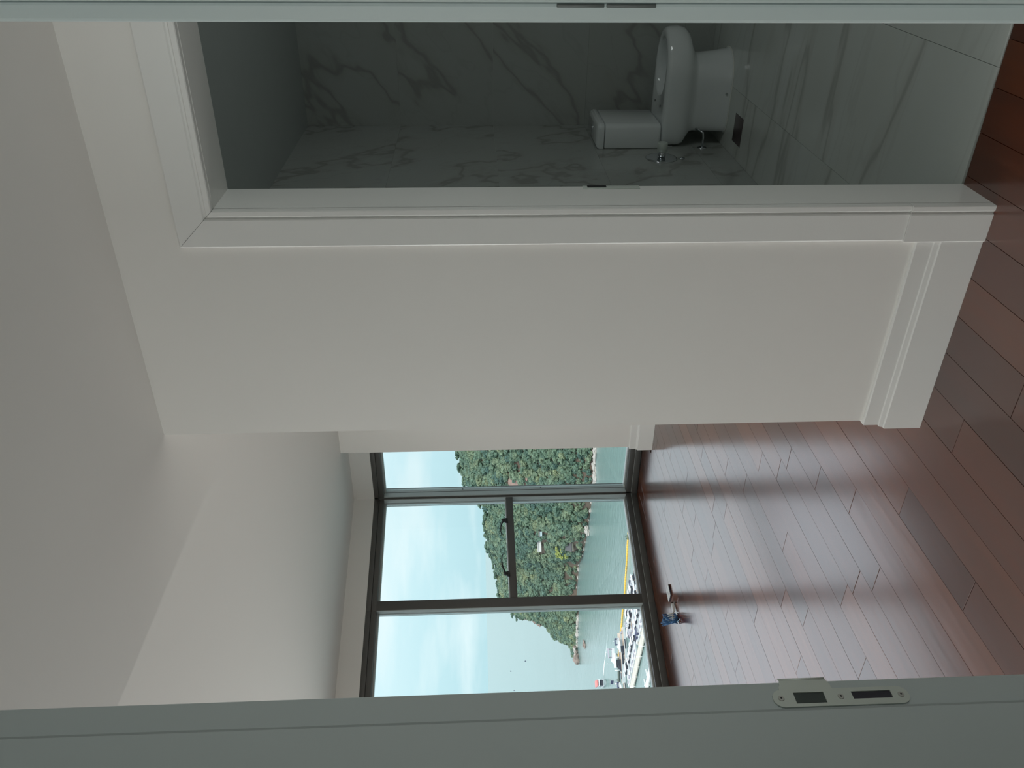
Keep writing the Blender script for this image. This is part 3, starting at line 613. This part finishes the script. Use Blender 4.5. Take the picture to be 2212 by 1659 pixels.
for i in range(7600):
    az = random.uniform(24, 51.0); t = random.uniform(.015, 1.04) if random.random() < .93 else random.uniform(1.0, 1.3)
    if az < 33 and random.random() < .5: continue
    if clearing(az, t) and not (az < 41 and random.random() < .3): continue
    d0 = itp(sh, az); p = hill(az, t); sz = random.choice([random.uniform(1.1, 1.8), random.uniform(1.5, 2.7)]) * (1 if az < 48.6 else .8)
    if t < .12: sz *= .75
    g = noise.noise(Vector((az * 1.3, t * 5, 2))); tone = min(1, max(0, .45 + .55 * g + random.gauss(0, .16)))
    spots.append(((p[0], p[1], p[2] + sz * .5), sz, sz * random.uniform(.75, 1.0), tone))
o = obj('forest_canopy', crowns('forest_canopy', spots, LEAF), LEAF); tag(o, 'dense green tree canopy covering the whole headland slope', 'trees', None, 'stuff')
BARK = mat('grey_brown_bark', (.16, .13, .10), .9)
for az, e_, hh in ((36.6, 1.40, 9), (37.3, 1.40, 8), (38.3, 1.28, 9), (39.3, 1.02, 8), (39.9, .72, 7), (40.8, -.10, 8), (41.55, -.42, 8), (41.95, -.40, 9), (42.6, -.45, 9), (43.0, -.62, 7), (43.75, -.50, 7), (44.1, -.72, 6), (44.8, -.92, 7), (45.5, -1.08, 6), (46.3, -1.18, 6), (46.9, -1.36, 6), (48.05, -2.15, 6), (48.3, -2.45, 5)):
    base = Vector(hill(az, 1.0)); d = math.hypot(base.x, base.y); top = 1.45 + d * math.tan(math.radians(e_)); ht = max(4, top - base.z)
    tr = tag(empty('skyline_tree', base), 'taller airy crowned tree breaking the ridge skyline in the %s window' % ('right' if az < 40.6 else ('middle' if az < 47.6 else 'left')), 'tree', 'trees on the headland skyline, %s window' % ('right' if az < 40.6 else ('middle' if az < 47.6 else 'left')))
    obj('trunk', MB().tube([(0, 0, -.5), (.2, .1, ht * .4), (.1, .3, ht * .8)], [.35, .25, .12], 7), BARK, tr)
    sp2 = [((random.uniform(-2.6, 2.6), random.uniform(-2.6, 2.6), ht * random.uniform(.62, .90)), random.uniform(.8, 1.6), random.uniform(.6, 1.1), random.uniform(.15, .5)) for _ in range(11)]
    obj('crown', crowns('crown', sp2, LEAF), LEAF, tr)
# boulders
ROCK = mat('pale_granite', (.42, .39, .35), .85, var=.25, vscale=.8, var2=(.58, .55, .50), bump=.3, bscale=3)
ROCKB = mat('brown_granite', (.28, .22, .19), .9, var=.3, vscale=.6)
def boulder(p, r, label, group=None, m=ROCK, sc=(1.2, 1, .62)):
    mb = MB().ball((0, 0, 0), r, 3, .28, random.random() * 50, sc); mb.sm = [False] * len(mb.f); o = obj('boulder', mb, m); o.location = p; o.rotation_euler = (0, 0, random.uniform(0, 6)); return tag(o, label, 'rock', group)
G = 'boulders along the headland waterline'
az = 36.0
while az < 50.4:
    d = itp(sh, az)
    p = ac(az, d - random.uniform(-.5, 1.2), SEA + .3); r = random.uniform(.7, 1.6) * (1.35 if az < 40.5 or az > 48.3 else .8)
    if abs(az - 42.8) > .25: 
        wn = 'right' if az < 40.6 else ('middle' if az < 47.6 else 'left'); boulder(p, r, 'rounded grey boulder at the waterline below the trees, seen in the %s window' % wn, G + ', %s window' % wn)
    az += random.uniform(.10, .22) if (az < 40.8 or az > 48.2) else random.uniform(.28, .75)
boulder(ac(42.62, 448.5, SEA + .8), 1.7, 'paler upper boulder of the pair standing off the tree line')
boulder(ac(42.86, 446.5, SEA + .7), 2.2, 'largest pale boulder at the waterline below the dark roofed house')
boulder((-374.9, 310.6, SEA + .2), 2.0, 'lone brown topped rock standing in the water off the headland tip', m=ROCKB)
boulder(ac(51.25, 524, SEA + .8), 3.0, 'outermost pointed boulder at the very tip of the headland', m=ROCKB, sc=(1.5, 1, .9))
for i in range(16):
    az = random.uniform(50.2, 51.15); k = (51.3 - az)
    boulder(ac(az, itp(sh, az) + random.uniform(-1, 5), SEA + .5 + k * random.uniform(0, 3.2)), random.uniform(1.2, 2.3), 'grey brown boulder in the heap at the bare headland tip', 'boulders heaped at the headland tip', random.choice([ROCK, ROCKB]))
for i in range(7):
    az = random.uniform(48.45, 49.0); p = hill(az, 1.0)
    boulder((p[0], p[1], p[2] + random.uniform(1.5, 3)), random.uniform(1.0, 2.0), 'brown rock outcrop on the descending ridge above the tip', 'outcrop rocks on the ridge', ROCKB, (1.1, 1, .7))
# earth patches
EARTH = mat('bare_reddish_earth', (.33, .22, .18), .95, var=.25, vscale=.3)
mb = MB(); seq = [(38.7 + .075 * i, tfor(38.7 + .075 * i, -3.6 + .17 * j)) for i in range(16) for j in range(9)]
mb.add([tuple(Vector(hill(a, t)) + Vector((0, 0, .5))) for a, t in seq], [(i * 9 + j, i * 9 + j + 1, (i + 1) * 9 + j + 1, (i + 1) * 9 + j) for i in range(15) for j in range(8)], True)
tag(obj('earth_slip', mb, EARTH), 'bare reddish earth slip on the slope in the right window', 'ground')
# buildings on the headland
WH = mat('white_render', (.80, .79, .76), .8); GREYR = mat('dark_slate_roof', (.10, .10, .105), .8)
def facing(p): return math.atan2(p[1], p[0]) - PI / 2
p = Vector(hill(43.73, tfor(43.73, -4.75))); hz = 1.45 + math.hypot(p.x, p.y) * math.tan(math.radians(-4.27)); b1 = tag(empty('terrace_wall', (p.x, p.y, hz), facing(p)), 'long low white walled terrace building halfway up the slope', 'building')
obj('wall', MB().box((-3.6, -.5, -.6), (3.6, 3, 1.0)), WH, b1); obj('parapet', MB().box((-3.8, -.7, 1.0), (3.8, 3.2, 1.35)), mat('grey_coping', (.5, .5, .48), .8), b1)
p = Vector(hill(42.95, tfor(42.95, -4.7))); b2 = tag(empty('hillside_hut', (p.x, p.y, 1.45 + math.hypot(p.x, p.y) * math.tan(math.radians(-4.3))), facing(p)), 'small pale blue hut left of the white terrace building', 'building')
obj('wall', MB().box((-1.4, -1, -1), (1.4, 1.5, .5)), mat('pale_blue_render', (.55, .68, .72), .8), b2); obj('roof', MB().box((-1.7, -1.3, .5), (1.7, 1.8, .8)), ROCKB, b2)
p = Vector(hill(43.83, tfor(43.83, -6.7))); b3 = tag(empty('dark_roofed_house', (p.x, p.y, 1.45 + math.hypot(p.x, p.y) * math.tan(math.radians(-6.4))), facing(p)), 'house with dark sloping roof among the trees above the shore', 'house')
obj('wall', MB().box((-2.8, -1.5, -1), (2.8, 2.5, .4)), mat('beige_render', (.5, .46, .38), .8), b3)
obj('roof', MB().add([(-3.2, -2, .3), (3.2, -2, .0), (2.6, 2.8, 3.0), (-2.2, 2.8, 3.2), (-3.2, -2, 0), (3.2, -2, -.3), (2.6, 2.8, 2.7), (-2.2, 2.8, 2.9)], [(0, 1, 2, 3), (7, 6, 5, 4), (0, 4, 5, 1), (1, 5, 6, 2), (2, 6, 7, 3), (3, 7, 4, 0)]), GREYR, b3)
YEL = leafmat('yellow_green_foliage', [(.28, .33, .10), (.36, .38, .12)])
p = Vector(hill(44.15, tfor(44.15, -6.0))); sp3 = [((random.uniform(-4.5, 4.5), random.uniform(-1, 1), random.uniform(-1, 5.5)), random.uniform(.9, 1.5), random.uniform(.7, 1.2), random.random()) for _ in range(26)]
yt = tag(empty('bamboo_clump', p), 'bright yellow green clump of foliage beside the dark roofed house', 'tree'); obj('foliage', crowns('foliage', sp3, YEL), YEL, yt); obj('stem', MB().tube([(0, 0, -1), (0, 0, 3)], .2, 6), BARK, yt)

# ================================================================== outside: boom, piers, boats
YB = mat('yellow_orange_float', (.85, .50, .07), .6, var=.2, vscale=.6); 
boom = [(-222.7, 239.4), (-230.2, 238.9), (-236.1, 237), (-245.2, 235.8), (-253.7, 233.8), (-262.3, 234.1), (-268.5, 233.4), (-275.7, 233.4), (-284, 233), (-289.6, 231.4)]
bm_ = tag(empty('floating_boom', (-255, 235, SEA)), 'long yellow floating boom strung across the water before the marina', 'barrier')
L_ = [0]
for a, b in zip(boom, boom[1:]): L_.append(L_[-1] + math.dist(a, b))
d = 0; xs = list(zip(L_, [p[0] for p in boom])); ys = list(zip(L_, [p[1] for p in boom]))
while d < L_[-1]:
    x, y = itp(xs, d), itp(ys, d); x2, y2 = itp(xs, d + 1), itp(ys, d + 1)
    o = obj('float', MB().ball((0, 0, 0), 1, 2, .18, d, (.75, .52 + .12 * math.sin(d * .8), .42)), YB, bm_); o.location = (x + 255, y - 235, .15); o.rotation_euler = (0, 0, math.atan2(y2 - y, x2 - x)); d += 1.15
bu = tag(empty('marker_buoy', (-225.5, 239.1, SEA)), 'dark green brushy marker near the right end of the yellow boom', 'buoy')
obj('float', MB().ball((0, 0, .3), 1.0, 2, .3, 3, (1.3, .6, .5)), mat('brown_green_float', (.16, .17, .08), .8), bu); obj('spikes', MB().cyl((0, 0, 0), (.2, 0, 1.6), .12, 6).cyl((0, 0, 0), (-.9, 0, 1.0), .12, 6).cyl((0, 0, 0), (1.0, 0, .9), .12, 6), mat('dark_green_weed', (.07, .10, .05), .9), bu)
CONC = mat('beige_concrete_deck', (.58, .55, .47), .85, var=.12, vscale=.7); DARKW = mat('dark_pontoon_side', (.05, .06, .07), .7)
def pier(name, A, B, wd, label, nseg, m=CONC):
    A = Vector((*A, SEA)); B = Vector((*B, SEA)); d = B - A; L = d.length; o = tag(empty(name, A, math.atan2(d.y, d.x)), label, 'pier')
    for k in range(nseg):
        a = L * k / nseg + .15; b = L * (k + 1) / nseg - .15
        obj('deck_section', MB().box((a, -wd / 2, .25), (b, wd / 2, .75)), m, o, .03)
        obj('pile', MB().cyl((a, wd / 2 + .25, -1), (a, wd / 2 + .25, 2.2), .17, 8), WH, o)
        obj('finger', MB().box((a - .25, -wd / 2 - 3.2, .2), (a + .25, -wd / 2, .6)), m, o)
    obj('pontoon', MB().box((0, -wd / 2 + .3, -.4), (L, wd / 2 - .3, .25)), DARKW, o); return o
pier('marina_pier', (-225.5, 197.6), (-282, 205.8), 4.0, 'beige main marina pier with short fingers and berths', 8)
pier('marina_pier', (-232, 184.9), (-262, 186.6), 3.0, 'nearer short pier at the lower edge of the left window', 5, mat('white_concrete_deck', (.72, .72, .70), .8))
pier('breakwater', (-288, 232), (-306, 219), 1.6, 'dark narrow pontoon breakwater beyond the moored boats', 4, mat('dark_timber_deck', (.16, .19, .17), .9))
NAVY = mat('navy_canvas', (.05, .06, .12), .7); GREY = mat('grey_canvas', (.36, .35, .39), .7); TAN = mat('tan_deck', (.55, .45, .36), .8); WIN = mat('dark_boat_glass', (.03, .035, .05), .15); HULL = mat('white_gelcoat', (.74, .77, .78), .3)
def boat(name, loc, rz, L, kind, label, group=None, cover=NAVY):
    o = tag(empty(name, (loc[0], loc[1], SEA), rz), label, 'boat', group); Bm = L * .15
    def sec(u, z, k):   # station outline half widths
        wv = Bm * (1 - max(0, (u - .45) / .55) ** 2.2) * k; return u * L - L / 2, wv, z
    st = [0, .1, .3, .5, .65, .8, .9, .97, 1.0]; rings = []
    prof = lambda z, k, xo=0: [(u * (L + xo) - L / 2, max(.02, Bm * (1 - max(0, (u - .45) / .55) ** 2.2) * k), z) for u in st]
    for z, k, xo in ((-.3, .6, -.06 * L), (.3, .9, -.02 * L), (.09 * L, 1, 0), (.095 * L, .93, -.01 * L)):
        p_ = prof(z, k, xo); rings.append([(x, y, zz) for x, y, zz in p_] + [(x, -y, zz) for x, y, zz in p_[::-1]])
    obj('hull', MB().loft(rings[:3], smooth=False), HULL, o)
    obj('deck', MB().loft(rings[2:], smooth=False), TAN if kind == 'yacht' else HULL, o)
    z0 = .095 * L
    cab = lambda x0, x1, w_, h_: MB().add([(x0, -w_, z0), (x1, -w_ * .8, z0), (x1, w_ * .8, z0), (x0, w_, z0), (x0 + .1, -w_ * .9, z0 + h_), (x1 - h_ * 1.1, -w_ * .65, z0 + h_), (x1 - h_ * 1.1, w_ * .65, z0 + h_), (x0 + .1, w_ * .9, z0 + h_)], [(0, 3, 2, 1), (4, 5, 6, 7), (0, 1, 5, 4), (1, 2, 6, 5), (2, 3, 7, 6), (3, 0, 4, 7)])
    obj('cabin', cab(.02 * L, .27 * L, Bm * .66, .10 * L), WIN, o); 
    obj('cabin_roof', MB().box((-.10 * L, -Bm * .72, z0 + .10 * L), (.19 * L, Bm * .72, z0 + .125 * L)), HULL, o, .05)
    if kind == 'cover': obj('canopy', MB().box((-.42 * L, -Bm * .66, z0 + .08 * L), (-.16 * L, Bm * .66, z0 + .10 * L)).box((-.42 * L, -Bm * .75, z0), (-.39 * L, Bm * .75, z0 + .09 * L)), cover, o, .05)
    if kind == 'yacht':
        zf = z0 + .125 * L
        obj('flybridge', MB().add([(-.20 * L, -Bm * .6, zf), (.12 * L, -Bm * .5, zf), (.12 * L, Bm * .5, zf), (-.20 * L, Bm * .6, zf), (-.20 * L, -Bm * .6, zf + .04 * L), (.06 * L, -Bm * .45, zf + .055 * L), (.06 * L, Bm * .45, zf + .055 * L), (-.20 * L, Bm * .6, zf + .04 * L)], [(0, 3, 2, 1), (4, 5, 6, 7), (0, 1, 5, 4), (1, 2, 6, 5), (2, 3, 7, 6), (3, 0, 4, 7)]), HULL, o)
        obj('hardtop', MB().box((-.20 * L, -Bm * .55, zf + .105 * L), (.0 * L, Bm * .55, zf + .115 * L)).box((-.19 * L, -Bm * .5, zf + .03 * L), (-.17 * L, -Bm * .45, zf + .11 * L)).box((-.19 * L, Bm * .45, zf + .03 * L), (-.17 * L, Bm * .5, zf + .11 * L)).box((-.03 * L, -Bm * .45, zf + .05 * L), (-.01 * L, -Bm * .4, zf + .11 * L)).box((-.03 * L, Bm * .4, zf + .05 * L), (-.01 * L, Bm * .45, zf + .11 * L)), cover, o)
        obj('hull_window', MB().box((-.15 * L, -Bm * 1.015, .05 * L), (.12 * L, Bm * 1.015, .075 * L)), WIN, o)
        obj('bow_hatch', cab(.28 * L, .42 * L, Bm * .3, .012 * L), WIN, o)
        obj('mast', MB().cyl((-.1 * L, 0, zf + .11 * L), (-.12 * L, 0, zf + .18 * L), .08, 6), HULL, o)
    obj('bench', MB().box((-.40 * L, -Bm * .6, z0), (-.33 * L, Bm * .6, z0 + .04 * L)), GREY, o)
    return o
Pd = Vector((-59.5, 8.6, 0)).normalized(); Pn = Vector((-Pd.y, Pd.x, 0)); Pn = Pn if Pn.y > 0 else -Pn
A0 = Vector((-222.5, 197.2, 0)); base_ang = math.atan2(Pn.y, Pn.x)
kinds = ['cover', 'plain', 'plain', 'yacht']; k = 0
for row, (off, s0, s1, stp) in enumerate(((7.5, 5.5, 54, 3.7), (15.2, 6, 37, 4.1), (20.5, 9, 34, 4.6))):
    s = s0
    while s < s1:
        L = random.uniform(7.5, 10.5) if row == 0 else random.uniform(8.5, 12); kd = random.choice(kinds if row else kinds[:3])
        q = A0 + Pd * s + Pn * off; cv = random.choice([NAVY, GREY, NAVY])
        rowname = ('along the main pier', 'in the middle raft', 'on the outer side')[row]
        boat('motorboat', (q.x, q.y), base_ang + random.uniform(-.25, .25) + (PI if random.random() < .3 else 0), L, kd,
             {'cover': 'white motorboat with %s canvas canopy moored %s' % ('grey' if cv is GREY else 'navy', rowname), 'plain': 'plain open white motorboat moored %s' % rowname, 'yacht': 'white cabin cruiser with raised flybridge moored %s' % rowname}[kd],
             '%s boats %s' % (('grey canopied' if cv is GREY else 'navy canopied') if kd == 'cover' else ('open white' if kd == 'plain' else 'flybridge'), rowname), cv)
        s += stp * random.uniform(.85, 1.2)
boat('yacht', (-277.5, 222.5), math.radians(-129), 20, 'yacht', 'largest white motor yacht with dark hull windows at the outer end of the marina', cover=GREY)
boat('yacht', (-269.0, 222.0), math.radians(-122), 14, 'yacht', 'second large yacht with dark rear canopy, right of the largest one', cover=NAVY)
boat('yacht', (-285.5, 214.0), math.radians(-118), 11, 'yacht', 'white yacht with dark bow glass nearest the dark breakwater', cover=NAVY)
boat('motorboat', (-225.8, 212.8), math.radians(120), 9, 'cover', 'single motorboat with round navy cover, in the middle window', cover=NAVY)
RED = mat('faded_red_canopy', (.75, .22, .20), .7)
fe = tag(empty('ferry', (-333.5, 253.0, SEA), math.radians(-32)), 'small passenger ferry with red canopy and white hull', 'boat')
obj('hull', MB().loft([[(-6, -1.2, -.2), (4, -1.2, -.2), (6, 0, -.2), (4, 1.2, -.2), (-6, 1.2, -.2)], [(-6.2, -1.7, 1.1), (4.5, -1.7, 1.1), (7, 0, 1.5), (4.5, 1.7, 1.1), (-6.2, 1.7, 1.1)]], smooth=False), HULL, fe)
obj('cabin', MB().box((-5, -1.3, 1.1), (3, 1.3, 2.9)), WIN, fe); obj('roof', MB().box((-5.5, -1.6, 2.9), (3.6, 1.6, 3.2)), HULL, fe); obj('canopy', MB().box((-5.0, -1.5, 3.7), (2.2, 1.5, 4.1)), RED, fe, .1)
for x in (-4.6, -1.5, 1.8): obj('post', MB().cyl((x, -1.3, 3.2), (x, -1.3, 3.8), .07, 6).cyl((x, 1.3, 3.2), (x, 1.3, 3.8), .07, 6), HULL, fe)
FOAM = mat('white_wake_foam', (.75, .85, .82), .6, var=.15, vscale=.4)
mb = MB(); P_ = [(-333, 257.5), (-326, 258.0), (-319, 257.2), (-311, 257.0), (-304, 257.5)]; wds = [.8, .7, .45, .25, .05]
vsn = []
for (x, y), w_ in zip(P_, wds): vsn += [(x, y - w_, SEA + .03), (x, y + w_, SEA + .03), (x, y, SEA + .16 * w_)]
fsn = []
for i in range(4): a = 3 * i; fsn += [(a, a + 3, a + 5, a + 2), (a + 2, a + 5, a + 4, a + 1)]
mb.add(vsn, fsn); tag(obj('wake', mb, FOAM), 'white foam wake trailing the small ferry', 'water', None, 'stuff')
# floating signs on breakwater
sg = tag(empty('sign_board', (-297.5, 226.0, SEA)), 'small dark board on a post at the breakwater', 'sign'); obj('post', MB().cyl((0, 0, 0), (0, 0, 2.8), .09, 6), GREY, sg); obj('board', MB().box((-1, -.1, 2.6), (1, .1, 3.8)), NAVY, sg)
sg = tag(empty('navigation_light', (-291.5, 231.0, SEA)), 'thin light mast at the right end of the breakwater', 'light'); obj('mast', MB().cyl((0, 0, 0), (0, 0, 4.6), .07, 6), GREY, sg); obj('lamp', MB().ball((0, 0, 4.7), .22, 1), HULL, sg)
FARP = [(-1335, 1048), (-889, 713), (-1239, 931), (-1330, 920), (-1500, 1010), (-1800, 1180)]
for x, y in FARP:
    r_ = math.hypot(x, y) / 1700
    o = tag(empty('distant_boat', (x, y, SEA), random.uniform(0, 3)), 'tiny dark fishing boat far out on the open bay', 'boat', 'tiny boats on the open bay')
    obj('hull', MB().box((-1.6 * r_, -.6 * r_, -.2), (1.6 * r_, .6 * r_, .8 * r_)), NAVY, o, .1); obj('cabin', MB().box((-.6 * r_, -.5 * r_, .8 * r_), (.5 * r_, .5 * r_, 1.7 * r_)), NAVY, o, .1)
